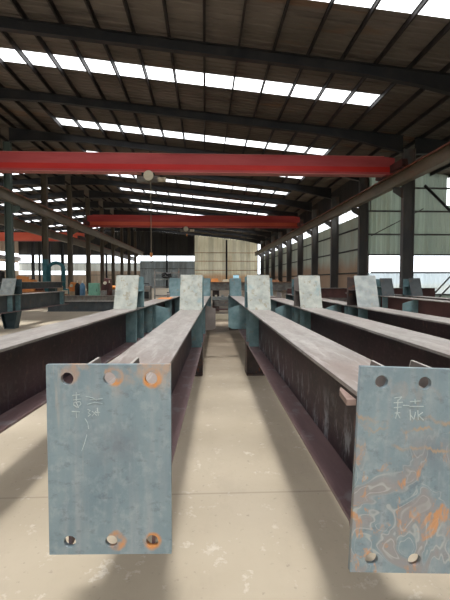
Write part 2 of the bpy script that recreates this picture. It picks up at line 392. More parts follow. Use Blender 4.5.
# runway beams for the cranes
def runway(x, y0, y1, side, label, z0=5.945):
    t = thing('runway_beam', (x, 0, 0), 0, label, 'crane rail beam')
    z1 = z0 + .615
    MB().box(-.15, .15, y0, y1, z0, z0 + .02).box(-.007, .007, y0, y1, z0 + .02, z1 - .02).box(-.17, .17, y0, y1, z1 - .02, z1).build('girder', 'rail', t)
    m = MB()
    m.box(-.03, .03, y0, y1, z1, z1 + .075).build('rail', 'rail_rust', t)
    # lacing angle beside the upper flange
    s = MB(); yy = y0
    s.box(side * .17, side * .17 + .06 * side if side > 0 else side * .17, y0, y1, z1 - .07, z1 - .01) if side > 0 else s.box(side * .17 - .06, side * .17, y0, y1, z1 - .07, z1 - .01)
    s.build('edge_angle', 'rail_rust', t)
runway(9.30, 3, 80.2, -1, 'long olive brown crane runway beam carried by the right column row')
runway(-11.30, 3, 80.2, 1, 'long olive brown crane runway beam carried by the left column row')
runway(-12.75, 20, 80.2, 1, 'dark crane runway beam on the far side of the left columns', 4.905)

# bridge cranes
def crane(y, xa, xb, zb, h, mats, label, hoistx=None, rope=3.2):
    t = thing('bridge_crane', ((xa + xb) / 2, y, zb), 0, label, 'overhead crane')
    a, b = xa - (xa + xb) / 2, xb - (xa + xb) / 2
    cut = .55
    p = [(a, -.22, .0), (a, -.22, h * .93), (a + cut, -.22, h), (b - cut, -.22, h), (b, -.22, h * .93), (b, -.22, 0)]
    g = MB().prism(p, (0, .44, 0)).build('girder', mats[0], t)
    MB().box(a + .1, b - .1, -.235, -.222, .11, h * .42).build('side_band', mats[1], t)
    MB().box(a + .45, b - .45, -.28, .28, -.03, .0).build('bottom_flange', mats[2], t)
    MB().box(a + cut, b - cut, -.27, .27, h, h + .02).build('top_flange', mats[2], t)
    for s in (a + .1, b - .1):
        e = MB().prism([(s - .14, -1.5, .06), (s - .14, -1.6, .14), (s - .14, -1.5, .42), (s - .14, 1.5, .42), (s - .14, 1.6, .14), (s - .14, 1.5, .06)], (.28, 0, 0)).build('end_carriage', 'redbrown', t)
        for w in (-1.2, 1.2):
            MB().tube([(s - .06, w, .12), (s + .06, w, .12)], .11, 14).build('wheel', 'darksteel', e)
    if hoistx is not None:
        c = hoistx - (xa + xb) / 2
        hs = MB().tube([(c - .55, 0, -.32), (c + .45, 0, -.32)], .17, 16).build('hoist', 'greymachine', t, smooth=True)
        MB().box(c - .3, c + .3, -.17, .17, -.13, -.03).build('trolley', 'darksteel', hs)
        MB().tube([(c + .45, 0, -.32), (c + .85, 0, -.32)], .12, 14).build('motor', 'cream', hs, smooth=True)
        MB().tube([(c + .05, -.26, -.2), (c + .05, -.34, -.2)], .24, 18).build('drum_cover', 'cream', hs)
        MB().tube([(c + .15, -.28, -.3), (c + .15, -.28, -rope)], .022, 6).build('rope', 'rail', hs)
        MB().box(c + .09, c + .21, -.34, -.22, -rope - .2, -rope).build('hook_block', 'orange', hs)
        MB().tube([(c + .15, -.28, -rope - .2), (c + .15, -.28, -rope - .3), (c + .22, -.28, -rope - .38), (c + .15, -.28, -rope - .46), (c + .07, -.28, -rope - .4)], .02, 8).build('hook', 'darksteel', hs)
crane(21.5, -11.38, 9.38, 6.64, .86, ('red_dusty', 'red_deep', 'red_pink'), 'nearest large red bridge crane with a dusty girder and hoist', -2.75, 3.9)
crane(43.0, -11.38, 9.38, 6.64, 1.10, ('red', 'red_orange', 'red'), 'second red bridge crane further down the central bay', -1.9, .7)
crane(47.0, -33.4, -12.85, 5.6, .86, ('red_orange', 'red_orange', 'red'), 'orange red bridge crane in the bay behind the left columns', None)
runway(-33.25, 20, 80.2, 1, 'dark runway beam along the far left wall', 4.905)

# ------------------------------------------------------------------ walls
def wall_y(name, y, cells, mat, depth=.035, pitch=.30, face=-1):
    """corrugated sheet across X at y; cells = (x0, x1, z0, z1 or function)"""
    mb = MB()
    for x0, x1, z0, z1 in cells:
        x = x0
        prof = []
        while x < x1 - 1e-6:
            for dx, dd in ((0, 0), (pitch * .6, 0), (pitch * .7, depth), (pitch * .9, depth)):
                if x + dx < x1: prof.append((x + dx, dd))
            x += pitch
        prof.append((x1, 0))
        for (a, da), (b, db) in zip(prof, prof[1:]):
            za = z1(a) if callable(z1) else z1; zb = z1(b) if callable(z1) else z1
            mb.quad((a, y + da, z0), (b, y + db, z0), (b, y + db, zb), (a, y + da, za))
    o = mb.build(name, mat, recalc=False); o['kind'] = 'structure'; return o
def wall_x(name, x, cells, mat, depth=.035, pitch=.30):
    mb = MB()
    for y0, y1, z0, z1 in cells:
        y = y0; prof = []
        while y < y1 - 1e-6:
            for dy, dd in ((0, 0), (pitch * .6, 0), (pitch * .7, depth), (pitch * .9, depth)):
                if y + dy < y1: prof.append((y + dy, dd))
            y += pitch
        prof.append((y1, 0))
        for (a, da), (b, db) in zip(prof, prof[1:]):
            mb.quad((x + da, a, z0), (x + db, b, z0), (x + db, b, z1), (x + da, a, z1))
    o = mb.build(name, mat, recalc=False); o['kind'] = 'structure'; return o
top = lambda x: roofz(x) + .0
def girt_x(parent, x, y0, y1, zs, mat='purlin'):
    for z in zs: MB().box(x - .1, x - .02, y0, y1, z - .05, z + .05).build('girt', mat, parent)
def girt_y(parent, y, x0, x1, zs, mat='purlin'):
    for z in zs: MB().box(x0, x1, y - .1, y - .02, z - .05, z + .05).build('girt', mat, parent)

# far end wall
w = wall_y('wall_far', Y1, [(-1.9, 9.85, 0, top)], 'wall_far'); girt_y(w, Y1, -1.9, 9.85, (3.3, 5.0, 6.55), 'rustpile')
w = wall_y('wall_far_grey', Y1, [(-12, -1.9, 0, 5.02)], 'wall_grey'); girt_y(w, Y1, -12, -1.9, (3.6,), 'column')
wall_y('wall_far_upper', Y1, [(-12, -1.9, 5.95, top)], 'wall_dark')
wall_y('wall_far_left', Y1, [(XL, -12, 0, 2.4), (-22, -12, 2.4, 3.15)], 'wall_mauve')
w = wall_y('wall_far_left_band', Y1, [(XL, -12, 3.15, 4.62)], 'wall_pale'); girt_y(w, Y1, XL, -12, (2.4, 4.5), 'column')
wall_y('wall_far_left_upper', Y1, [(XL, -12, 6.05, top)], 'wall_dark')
portal((-23, Y1 + .1, 5.3), (-math.pi / 2, 0, 0), 21.5, 1.5)
portal((-7, Y1 + .1, 5.48), (-math.pi / 2, 0, 0), 10, .9)
# right long wall beyond the side bay
w = wall_x('wall_right', XC, [(27, Y1, 0, 5.75)], 'wall_right'); girt_x(w, XC, 27.1, Y1, (1.9, 3.5, 4.9))
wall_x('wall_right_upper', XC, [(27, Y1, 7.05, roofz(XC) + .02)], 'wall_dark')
m = MB()
for i in range(36): m.box(XC, XC + .04, 27 + i * 1.5 - .02, 27 + i * 1.5 + .02, 5.75, 7.05)
m.box(XC, XC + .05, 27, Y1, 6.37, 6.42).build('window_90', 'purlin')['kind'] = 'structure'
portal((XC + .1, 54, 6.4), (0, math.pi / 2, 0), 1.25, 54)
# side bay end wall, faces the camera
w = wall_y('wall_side_bay', 27.0, [(10.25, 15.3, 3.0, lambda x: min(roofz(x), 9)), (15.3, 17.5, 3.0, 6.15), (15.3, 17.5, 7.9, top), (17.5, XR, 3.0, top)], 'wall_annex', .06)
girt_y(w, 27.0, 10.25, XR, (4.3, 5.75, 7.2), 'column')
girt_y(w, 27.0, 10.25, XR, (3.02,), 'column')
for (xa, za, xb, zb) in ((13.75, 7.35, 19.5, 2.0), (10.4, 4.2, 13.7, 5.9)):
    d = .09 if xa > 12 else .03
    MB().tube([(xa, 26.8, za), (xb, 26.8, zb)], d, 8).build('brace', 'darksteel' if xa > 12 else 'column', w)
wb = wall_y('window_91', 27.0, [(10.25, XR, .5, 1.88)], 'blue_pane'); girt_y(wb, 27.0, 10.45, XR, (1.9, .5), 'column')
for a in (0, .55):
    MB().tube([(14.0 + a, 26.85, 0), (15.9 + a, 26.85, 2.0)], .05, 8).build('brace', 'column', wb)
wall_y('wall_side_bay_plinth', 27.0, [(10.25, XR, 0, .5)], 'wall_annex')
portal((16, 27.1, 2.4), (-math.pi / 2, 0, 0), 11, 1.1)
# remaining side walls, mostly seen only from other viewpoints
for nm, x in (('wall_right_side_bay', XR),):
    wall_x(nm, x, [(Y0, 27, 0, 3.2), (Y0, 27, 3.9, roofz(XR))], 'wall_annex')
portal((XR + .1, 7.5, 3.55), (0, math.pi / 2, 0), .7, 38)
wall_x('wall_left', XL, [(Y0, Y1, 0, 3.2), (Y0, Y1, 4.6, 5.0), (Y0, Y1, 6.3, roofz(XL))], 'wall_mauve')
portal((XL - .1, 35, 3.9), (0, -math.pi / 2, 0), 1.4, 90); portal((XL - .1, 35, 5.65), (0, -math.pi / 2, 0), 1.3, 90)
wall_y('wall_near', Y0, [(XL, -3.5, 0, top), (4, XR, 0, top), (-3.5, 4, 5, top)], 'wall_grey')
portal((.25, Y0 - .1, 2.5), (math.pi / 2, 0, 0), 7.5, 5)
# bright slot beside the far end wall is the gap left between the walls
MB().box(9.82, 9.9, Y1 - .05, Y1 + .05, 0, 8.5).build('trim_1', 'column')['kind'] = 'structure'
MB().box(9.9, 10.4, Y1 - .05, Y1 + .05, 6.2, 6.7).box(9.9, 10.4, Y1 - .05, Y1 + .05, 0, 2.6).build('trim_2', 'column')['kind'] = 'structure'

# ------------------------------------------------------------------ the beams on their stands
def hole_plate(name, mat, parent, w, z0, z1, holes, r, th):
    cu = bpy.data.curves.new(name, 'CURVE'); cu.dimensions = '2D'; cu.fill_mode = 'BOTH'; cu.extrude = th / 2
    def loop(pts):
        s = cu.splines.new('POLY'); s.points.add(len(pts) - 1)
        for p, q in zip(s.points, pts): p.co = (*q, 0, 1)
        s.use_cyclic_u = True
    loop([(-w / 2, z0), (w / 2, z0), (w / 2, z1), (-w / 2, z1)])
    for hx, hz in holes: loop([(hx + r * math.cos(a), hz + r * math.sin(a)) for a in (2 * math.pi * i / 20 for i in range(20))])
    tmp = bpy.data.objects.new('tmp', cu); COL.objects.link(tmp)
    dg = bpy.context.evaluated_depsgraph_get(); me = bpy.data.meshes.new_from_object(tmp.evaluated_get(dg))
    bpy.data.objects.remove(tmp)
    me.transform(Matrix.Rotation(math.pi / 2, 4, 'X')); me.name = name
    me.materials.clear(); me.materials.append(M[mat])
    o = bpy.data.objects.new(name, me); COL.objects.link(o); o.parent = parent
    m = o.modifiers.new('bevel', 'BEVEL'); m.width = .0015; m.segments = 1; m.limit_method = 'ANGLE'
    return o

def strokes(parent, name, mat, lines, fy, w=.0045, label=None):
    """chalk strokes on the plate face: ribbons in the XZ plane"""
    mb = MB()
    for ln in lines:
        for (ax, az), (bx, bz) in zip(ln, ln[1:]):
            d = Vector((bx - ax, 0, bz - az)); L = d.length or 1e-6; d /= L; nn = Vector((-d.z, 0, d.x)) * w / 2
            a = Vector((ax, fy, az)) - d * w * .3; b = Vector((bx, fy, bz)) + d * w * .3
            mb.prism([a - nn, b - nn, b + nn, a + nn], (0, .0008, 0))
    o = mb.build(name, mat, parent)
    if label: o['label'] = label
    return o

def bracket(t, y, w, h, face, side, lean=.19, run=.5, z=1.0):
    """corbel on the top flange: sloping face plate, web and rear plate"""
    b = MB().prism([(-.008, y + .02, z), (-.008, y + .02 + lean, z + h - .01), (-.008, y + run - .01, z + h - .01), (-.008, y + run - .01, z)], (.016, 0, 0)).build('bracket', side, t)
    MB().prism([(-w / 2, y, z), (-w / 2, y + lean, z + h), (-w / 2, y + lean + .02, z + h), (-w / 2, y + .02, z)], (w, 0, 0)).build('face_plate', face, b, .003)
    MB().box(-w / 2 - .005, w / 2 + .005, y + run - .01, y + run + .012, z, z + h - .02).build('rear_plate', side, b, .003)
    for s in (-1, 1):
        MB().prism([(s * .01, y + .14, z + h * .5), (s * w * .46, y + .14, z + h * .5), (s * w * .46, y + run - .012, z + h * .5), (s * .01, y + run - .012, z + h * .5)], (0, 0, .012)).build('rib', side, b)

def beam(label, x0, y0, x1, y1, fw=.30, depth=.51, marks=(), bks=(), gus=(), stiff=(), plate=None, pb=PB, poff=0., proll=0., z=1.0, web='web', flange='flange', ends=False):
    ang = math.atan2(x1 - x0, y1 - y0); L = math.hypot(x1 - x0, y1 - y0)
    t = thing('steel_beam', (x0, y0, 0), -ang, label, 'steel beam', 'fabricated H beams laid along the aisle on stands')
    tf, tw = .018, .012
    MB().box(-fw / 2, fw / 2, .012, L, z - tf, z).build('top_flange', flange, t, .0015)
    MB().box(-tw / 2, tw / 2, .012, L, z - depth + tf, z - tf).build('web', web, t)
    MB().box(-fw / 2, fw / 2, .012, L, z - depth, z - depth + tf).build('bottom_flange', 'lower_flange', t, .0015)
    if plate:
        zo = z - 1.0
        p = hole_plate('end_plate', plate, t, PW, pb, PT, [(a, b) for a in HX for b in (HZ[0], pb + .05)], .0235, .022)
        p.location = (poff, 0, zo); p.rotation_euler = (0, proll, 0)
        for gx in (-.08, .08):
            MB().prism([(poff + gx - .006, .012, z), (poff + gx - .006, .012, z + .082), (poff + gx - .006, .16, z + .082), (poff + gx - .006, .19, z)], (.009, 0, 0)).build('gusset', 'brownplate', t)
            MB().prism([(poff + gx - .007, .013, z + .0822), (poff + gx - .007, .16, z + .0822), (poff + gx - .007, .203, z), (poff + gx - .007, .206, z), (poff + gx - .007, .162, z + .0845), (poff + gx - .007, .013, z + .0845)], (.009, 0, 0)).build('gusset_edge', 'edge', t)
            zb = z - depth; gx *= 2.0
            MB().prism([(poff + gx - .006, .012, zb), (poff + gx - .006, .012, zb - .09), (poff + gx - .006, .14, zb - .09), (poff + gx - .006, .19, zb)], (.012, 0, 0)).build('gusset', 'lower_flange', t)
        for s in (-1, 1):      # small side cleats behind the plate
            zc = z - .03
            MB().prism([(s * fw / 2, .014, zc), (s * fw / 2, .20, zc), (s * (fw / 2 + .02), .15, zc), (s * (fw / 2 + .035), .014, zc)], (0, 0, -.022)).build('cleat', 'cleat', t)
    if ends: MB().box(-fw / 2 - .02, fw / 2 + .02, L, L + .02, z - depth - .06, z + .06).build('end_plate', 'teal', t, .002)
    for yb, w, h, face, side in bks:
        yb -= y0; bracket(t, yb, w, h, face, side, z=z)
        for yy in (yb + .02, yb + .49):
            for s in (-1, 1):
                MB().box(min(s * .006, s * (fw / 2 - .004)), max(s * .006, s * (fw / 2 - .004)), yy, yy + .012, z - depth + tf, z - tf).build('stiffener', 'teal', t)
    for yg in stiff:
        for s in (-1, 1):
            MB().box(min(s * .006, s * (fw / 2 - .004)), max(s * .006, s * (fw / 2 - .004)), yg - y0, yg - y0 + .012, z - depth + tf, z - tf).build('stiffener', 'teal', t)
    for yg, s, ext, mat in gus:
        yg -= y0; e = fw / 2 + ext; zt, zb = z - tf - .005, z - depth + tf + .03
        MB().prism([(s * .006, yg, zt), (s * fw * .3, yg, zt), (s * e, yg, zt - .08), (s * e, yg, zb + .04), (s * e * .8, yg, zb), (s * .006, yg, zb)], (0, .014, 0)).build('gusset_plate', mat, t)
        MB().tube([(s * fw * .3, yg + .05, zb + .05), (s * (fw / 2 + .07), yg + .05, zb + .05)], .012, 8).build('bolt', 'dirtywhite', t)
    return t

def stand(x, y, zt, w, d, label, mat='stand', taper=0.):
    """short H stub on the floor carrying a beam"""
    t = thing('support_stand', (x, y, 0), 0, label, 'support', 'short stands under the beams')
    MB().box(-w / 2 + taper, w / 2 - taper, -d / 2, d / 2, 0, .014).build('base', mat, t)
    for s in (-1, 1):
        MB().prism([(s * (w / 2 - taper) - .007, -d / 2 + .01, .014), (s * (w / 2 - taper) + .007, -d / 2 + .01, .014), (s * w / 2 + .007, -d / 2 + .01, zt - .014), (s * w / 2 - .007, -d / 2 + .01, zt - .014)], (0, d - .02, 0)).build('flange', mat, t)
    MB().prism([(-w / 2 + taper + .007, -.007, .014), (w / 2 - taper - .007, -.007, .014), (w / 2 - .007, -.007, zt - .014), (-w / 2 + .007, -.007, zt - .014)], (0, .014, 0)).build('web', mat, t)
    MB().box(-w / 2 - .01, w / 2 + .01, -d / 2, d / 2, zt - .014, zt - .001).build('cap', mat, t)
    return t

DP = .52
# L1, between left plate and the aisle
def lx(a, b, y): return a[0] + (b[0] - a[0]) * (y - a[1]) / (b[1] - a[1])
A = ((-.316, 2.18), (-.1925, 5.88)); l1 = lambda y: lx(A[0], A[1], y)
b1 = beam('long steel beam left of the aisle whose near end plate has orange rust rings round its bolt holes', l1(1.63), 1.63, l1(12.8), 12.8, .297, .53,
     bks=[(5.87, .305, .478, 'chalky', 'teal'), (11.2, .29, .46, 'teal', 'teal')], gus=[(7.7, 1, .17, 'brownplate'), (7.7, -1, .17, 'teal')], stiff=(7.4, 9.6, 12.6), plate='plate', poff=-.026)
A2 = ((.695, 2.1), (.743, 6.2)); r1 = lambda y: lx(A2[0], A2[1], y)
b2 = beam('long steel beam right of the aisle whose near end plate is stained with rust and pale water marks', r1(1.51), 1.51, r1(12.8), 12.8, .285, .52,
     bks=[(5.84, .315, .475, 'chalky', 'teal'), (11.2, .29, .46, 'teal', 'teal')], gus=[(7.75, -1, .2, 'teal'), (7.75, 1, .2, 'teal')], stiff=(8.0, 9.6, 12.6), plate='plate_stained', web='web_scuffed', pb=.335, poff=.052, proll=math.radians(2.3))
A3 = ((-1.12, 6.13), (-.79, 11.2)); l2 = lambda y: lx(A3[0], A3[1], y)
b3 = beam('steel beam with a dark web lying second from the aisle on the left', l2(1.25), 1.25, l2(13.0), 13.0, .325, .49,
     bks=[(6.12, .325, .475, 'chalky', 'teal'), (11.2, .29, .46, 'teal', 'teal')], gus=[(7.7, 1, .24, 'teal'), (7.7, -1, .2, 'teal')], stiff=(7.3, 9.6, 12.8), plate='plate')
A4 = ((1.475, 2.25), (1.548, 6.24)); r2 = lambda y: lx(A4[0], A4[1], y)
b4 = beam('steel beam lying second from the aisle on the right, its white bracket leaning', r2(1.55), 1.55, r2(12.9), 12.9, .325, .50,
     bks=[(6.22, .32, .475, 'chalky', 'brownplate'), (11.3, .29, .46, 'teal', 'teal')], gus=[(7.75, -1, .14, 'teal'), (7.75, 1, .14, 'teal')], stiff=(6.9, 9.6, 12.7), plate='plate')
A5 = ((2.44, 3.94), (2.47, 6.5)); r3 = lambda y: lx(A5[0], A5[1], y)
b5 = beam('steel beam lying third from the aisle on the right, with a pale bracket on a brown web', r3(1.6), 1.6, r3(12.9), 12.9, .31, .48,
     bks=[(6.42, .335, .475, 'dirtywhite', 'stand'), (11.3, .29, .46, 'teal', 'teal')], gus=[(7.75, -1, .14, 'teal')], stiff=(7.1, 9.6, 12.7), plate='plate')
b6 = beam('red brown steel beam lying fourth from the aisle on the right, before the side wall', 4.62, 2.5, 4.74, 14.0, .31, .46,
     bks=[(10.9, .32, .46, 'slate', 'teal')], gus=[(9.3, -1, .2, 'teal'), (9.3, 1, .1, 'teal')], stiff=(7.1, 12.6), plate='plate', web='redbrown')
b7 = beam('steel beam lying furthest right, its dark bracket beside the large column', 5.42, 2.5, 5.48, 14.0, .30, .44,
     bks=[(10.9, .30, .46, 'slate', 'teal')], stiff=(7.1, 12.6), plate='plate', web='redbrown')
b8 = beam('dark steel beam lying far left on a tapered stand, grey bracket on top', -5.83, 7.5, -5.36, 16.8, .31, .50,
     bks=[(12.45, .40, .46, 'dirtywhite', 'stand_teal')], stiff=(9.6, 16.3), web='slate', ends=False)
b9 = beam('dark steel beam stacked high behind the tapered stand on the far left', -8.1, 15.0, -7.3, 22.5, .26, .30, z=1.34, web='slate', stiff=(18,))
b9['group'] = b8['group']
zb = 1.0
for i, (fn, nm, dz, ww) in enumerate(((l1, 'beam left of the aisle', .47, .29), (r1, 'beam right of the aisle', .48, .28), (l2, 'second beam left of the aisle', .51, .30), (r2, 'second beam right of the aisle', .50, .30), (r3, 'third beam right of the aisle', .52, .30))):
    for y, ln in ((6.42, 'near'), (12.3, 'far')):
        stand(fn(y), y, dz, ww * .93, .26, 'short dark steel stand under the %s, the %s one' % (nm, ln))
for x, nm, dz in ((4.65, 'red brown fourth beam on the right', .54), (5.45, 'furthest right beam', .56)):
    for y, ln in ((4.2, 'near'), (12.3, 'far')):
        stand(x, y, dz, .26, .24, 'short dark steel stand under the %s, the %s one' % (nm, ln))
stand(-5.66, 12.9, .5, .46, .34, 'tapered dark teal stand under the far left beam with grey bracket', 'stand_teal', .09)
stand(-5.78, 8.4, .5, .30, .26, 'short stand under the near end of the far left beam', 'stand_teal')
for y, ln in ((16.0, 'near'), (21.5, 'far')):
    stand(-8.1 + .8 * (y - 15) / 7.5, y, 1.03, .30, .3, 'tall dark stand under the high far left beam, the %s one' % ln, 'stand_teal')

# chalk handwriting on the two end plates (zoom pixels to plate coordinates)
def pl(ox, oy, s, cx, plane_y, zcam=EYE):
    def f(u, v):
        x = ox + u / s; y = oy + v / s
        # plate plane, small camera yaw and pitch taken out by calibrated scale
        return x, y
    return f
def chalk_l(pts):   # crop origin 46,362 scale 6.82; plate spans x 46..171.5, y 363.5..553
    return [((46 + u / 6.82 - 108.8) / 125.5 * PW, PT - (362 + v / 6.82 - 363.5) / 189.5 * (PT - PB)) for u, v in pts]
def chalk_r(pts):   # crop origin 350,368 scale 4.5; plate left edge 357, px per metre 280
    return [((350 + u / 4.5 - 356.5) / 281 - PW / 2, PT - (368 + v / 4.5 - 370) / 279) for u, v in pts]
p1 = [c for c in b1.children if c.name.startswith('end_plate')][0]; p2 = [c for c in b2.children if c.name.startswith('end_plate')][0]
strokes(p1, 'chalk_writing', 'chalk', [chalk_l(q) for q in (
    [(182, 215), (228, 210)], [(206, 195), (206, 250)], [(185, 246), (235, 240)], [(190, 262), (232, 258), (238, 275), (212, 296), (188, 280), (190, 262)], [(205, 262), (222, 300)],
    [(175, 322), (228, 326)], [(204, 322), (206, 366)],
    [(284, 310), (300, 318), (286, 332), (302, 345), (286, 356)], [(314, 322), (344, 350)], [(342, 320), (314, 354)], [(350, 300), (356, 350)], [(340, 332), (366, 330)])], -.0128, .0028, 'white chalk characters')
strokes(p1, 'scratch_mark', 'chalk_dim', [chalk_l(q) for q in ([(272, 222), (318, 232), (345, 248)], [(300, 246), (386, 238)], [(282, 276), (330, 262), (384, 270)], [(264, 372), (282, 400), (288, 440)], [(275, 480), (258, 540), (238, 590)])], -.0128, .0024)
strokes(p2, 'chalk_writing', 'chalk', [chalk_r(q) for q in (
    [(190, 146), (222, 140), (205, 160)], [(188, 168), (228, 164)], [(206, 155), (206, 200)], [(190, 190), (224, 186)], [(196, 214), (218, 212)], [(206, 204), (200, 238)], [(206, 214), (220, 236)],
    [(232, 178), (258, 178)], [(262, 160), (308, 156)], [(284, 150), (286, 168)], [(262, 182), (324, 180)], [(264, 198), (268, 244)], [(268, 222), (284, 240), (290, 208)], [(300, 200), (304, 240)], [(304, 222), (322, 208)], [(306, 222), (328, 242)])], -.0128, .0032, 'white chalk characters')

# ------------------------------------------------------------------ clutter further off
def hbeam_x(name, x0, x1, y, z0, z1, fw, mat, label, group=None, topmat='flange'):
    t = thing(name, ((x0 + x1) / 2, y, z0), 0, label, 'steel beam', group)
    a = (x1 - x0) / 2; h = z1 - z0
    MB().box(-a, a, -fw / 2, fw / 2, h - .018, h).build('top_flange', topmat, t)
    MB().box(-a, a, -.006, .006, .018, h - .018).build('web', mat, t)
    MB().box(-a, a, -fw / 2, fw / 2, 0, .018).build('bottom_flange', mat, t)
    return t
hbeam_x('steel_beam', .1, 4.6, 19.8, .95, 1.34, .3, 'greymachine', 'grey beam set crosswise beyond the end of the aisle', topmat='rustpile')
for x, ln in ((.5, 'left'), (4.2, 'right')): stand(x, 19.8, .95, .28, .26, 'tall stand under the %s end of the grey crosswise beam' % ln)
hbeam_x('steel_beam', -7.1, -3.95, 19.9, .0, .47, .3, 'slate', 'low dark beam lying crosswise on the floor behind the second left beam')
hbeam_x('steel_beam', -8.0, -3.6, 22.2, .08, .64, .3, 'greymachine', 'grey beam lying crosswise further back than the low dark one')
for x, ln in ((-7.6, 'left'), (-4.1, 'right')):
    o = MB().box(x - .1, x + .1, 22, 22.4, 0, .08).build('timber_block', 'tan', None, .004); lab(o, 'timber block under the %s end of the grey crosswise beam' % ln, 'block')
# small rack seen down the aisle
t = thing('work_bench', (.72, 17.5, 0), 0, 'low pale metal bench across the end of the aisle', 'bench')
MB().box(-.42, .42, -.3, .3, .62, .74).build('bench_top', 'dirtywhite', t)
MB().box(-.42, .42, -.28, -.26, .38, .60).build('front_panel', 'greymachine', t)
for sx in (-.38, .38):
    for sy in (-.25, .25): MB().box(sx - .03, sx + .03, sy - .03, sy + .03, 0, .62).build('leg', 'redbrown', t)
MB().box(-.38, .38, -.25, .25, .22, .26).build('shelf', 'redbrown', t)
for i, (dx, m_) in enumerate(((-.28, 'cream'), (-.02, 'dirtywhite'), (.25, 'cream'))):
    o = MB().tube([(.72 + dx, 17.4, .74), (.72 + dx, 17.4, .82)], [.05, .045], 12).build('tin_can', m_, None, 0, True)
    lab(o, ('small cream tin at the left on the low pale bench', 'small white tin in the middle of the low pale bench', 'small cream tin at the right on the low pale bench')[i], 'tin')
o = MB().box(.35, .85, 15.4, 15.6, 0, .2).build('concrete_block', 'cream', None, .01); lab(o, 'pale block lying on the floor at the end of the aisle', 'block')
def drum(x, y, z, r, h, mat, label, name='paint_drum', cat='drum'):
    t = thing(name, (x, y, z), 0, label, cat)
    MB().tube([(0, 0, 0), (0, 0, .01), (0, 0, h * .33), (0, 0, h * .34), (0, 0, h * .66), (0, 0, h * .67), (0, 0, h)], [r, r, r, r * 1.03, r * 1.03, r, r], 20).build('body', mat, t, 0, True)
    MB().tube([(0, 0, h), (0, 0, h + .02)], [r * .97, r * .9], 20).build('lid', 'darksteel', t)
    return t
drum(1.42, 19.8, 1.34, .13, .3, 'skyblue', 'light blue drum standing on the grey crosswise beam')
drum(2.0, 19.8, 1.34, .11, .26, 'ductteal', 'teal drum standing on the grey crosswise beam')
for i, (x, w, h, mt) in enumerate(((.45, .35, .16, 'orange'), (.95, .3, .12, 'cream'), (2.5, .5, .16, 'orange'), (3.2, .4, .1, 'rustpile'))):
    o = MB().prism([(x - w / 2, 19.7, 1.34), (x + w / 2, 19.7, 1.34), (x + w / 2 - .04, 19.7, 1.34 + h), (x - w / 2 + .03, 19.7, 1.34 + h * .9)], (0, .2, 0)).build('offcut_plate', mt, None, .004)
    lab(o, ('orange offcut leftmost on the grey crosswise beam', 'cream offcut left of the blue drum on the crosswise beam', 'orange offcut right of the teal drum on the crosswise beam', 'flat rusty offcut rightmost on the crosswise beam')[i], 'offcut')
# channel offcut on the second right beam
t = thing('channel_offcut', (r2(10.2), 10.2, 1.0), 0, 'short dark channel offcut resting on the second beam right of the aisle', 'offcut')
MB().box(-.14, .14, -.3, .3, 0, .012).build('web', 'stand', t); MB().box(-.14, -.128, -.3, .3, .012, .12).build('flange', 'flange', t); MB().box(.128, .14, -.3, .3, .012, .12).build('flange', 'flange', t)
# machine box and hose frame left of the aisle
t = thing('welding_machine', (-2.25, 16.6, .0), 0, 'small box shaped welding machine on a trolley behind the left beams', 'machine')
MB().box(-.2, .2, -.2, .2, .55, 1.2).build('cabinet', 'greymachine', t, .02)
MB().box(-.14, .14, -.215, -.2, .72, .98).build('front_panel', 'black', t)
MB().box(-.22, .22, -.22, .22, .49, .55).build('tray', 'redbrown', t)
for sx in (-.18, .18):
    for sy in (-.18, .18): MB().box(sx - .02, sx + .02, sy - .02, sy + .02, .0, .49).build('leg', 'redbrown', t)
MB().tube([(-.12, 0, 1.2), (-.12, 0, 1.28), (.12, 0, 1.28), (.12, 0, 1.2)], .015, 8).build('handle', 'black', t)
t = thing('hose_rack', (-1.75, 20.0, 0), 0, 'grey pipe rack holding a black hose behind the left beams', 'rack')
for sx in (-.55, .55): MB().box(sx - .03, sx + .03, -.03, .03, 0, 1.95).build('post', 'greymachine', t)
for z in (.7, 1.1, 1.45, 1.75): MB().box(-.52, .52, -.025, .025, z - .025, z + .025).build('crossbar', 'dirtywhite' if z == 1.45 else 'greymachine', t)
for s in (-.55, .55): MB().box(s - .03, s + .03, -.3, .3, 0, .04).build('foot', 'greymachine', t)
pts = []
for i in range(73):
    a = i / 72 * 2 * math.pi * 5; rr = .12 + .055 * math.sin(i * 1.7)
    pts.append((-1.75 + rr * 1.35 * math.cos(a), 19.86 + .08 * i / 72 - .04, 1.64 + rr * .75 * math.sin(a)))
o = MB().tube(pts, .034, 8).build('hose_coil', 'black', None, 0, True); lab(o, 'coil of black hose hung on the grey pipe rack', 'hose')
drum(l2(10.3) - .02, 10.3, 1.0, .035, .11, 'greymachine', 'small dark can standing on the second beam left of the aisle', 'tin_can', 'tin')
o = MB().box(-.14, .14, -.4, .4, 0, .006).build('rag', 'orange', None, .001); o.location = (l2(9.75), 9.75, 1.0005); lab(o, 'flat orange tan board lying on the second beam left of the aisle', 'board')

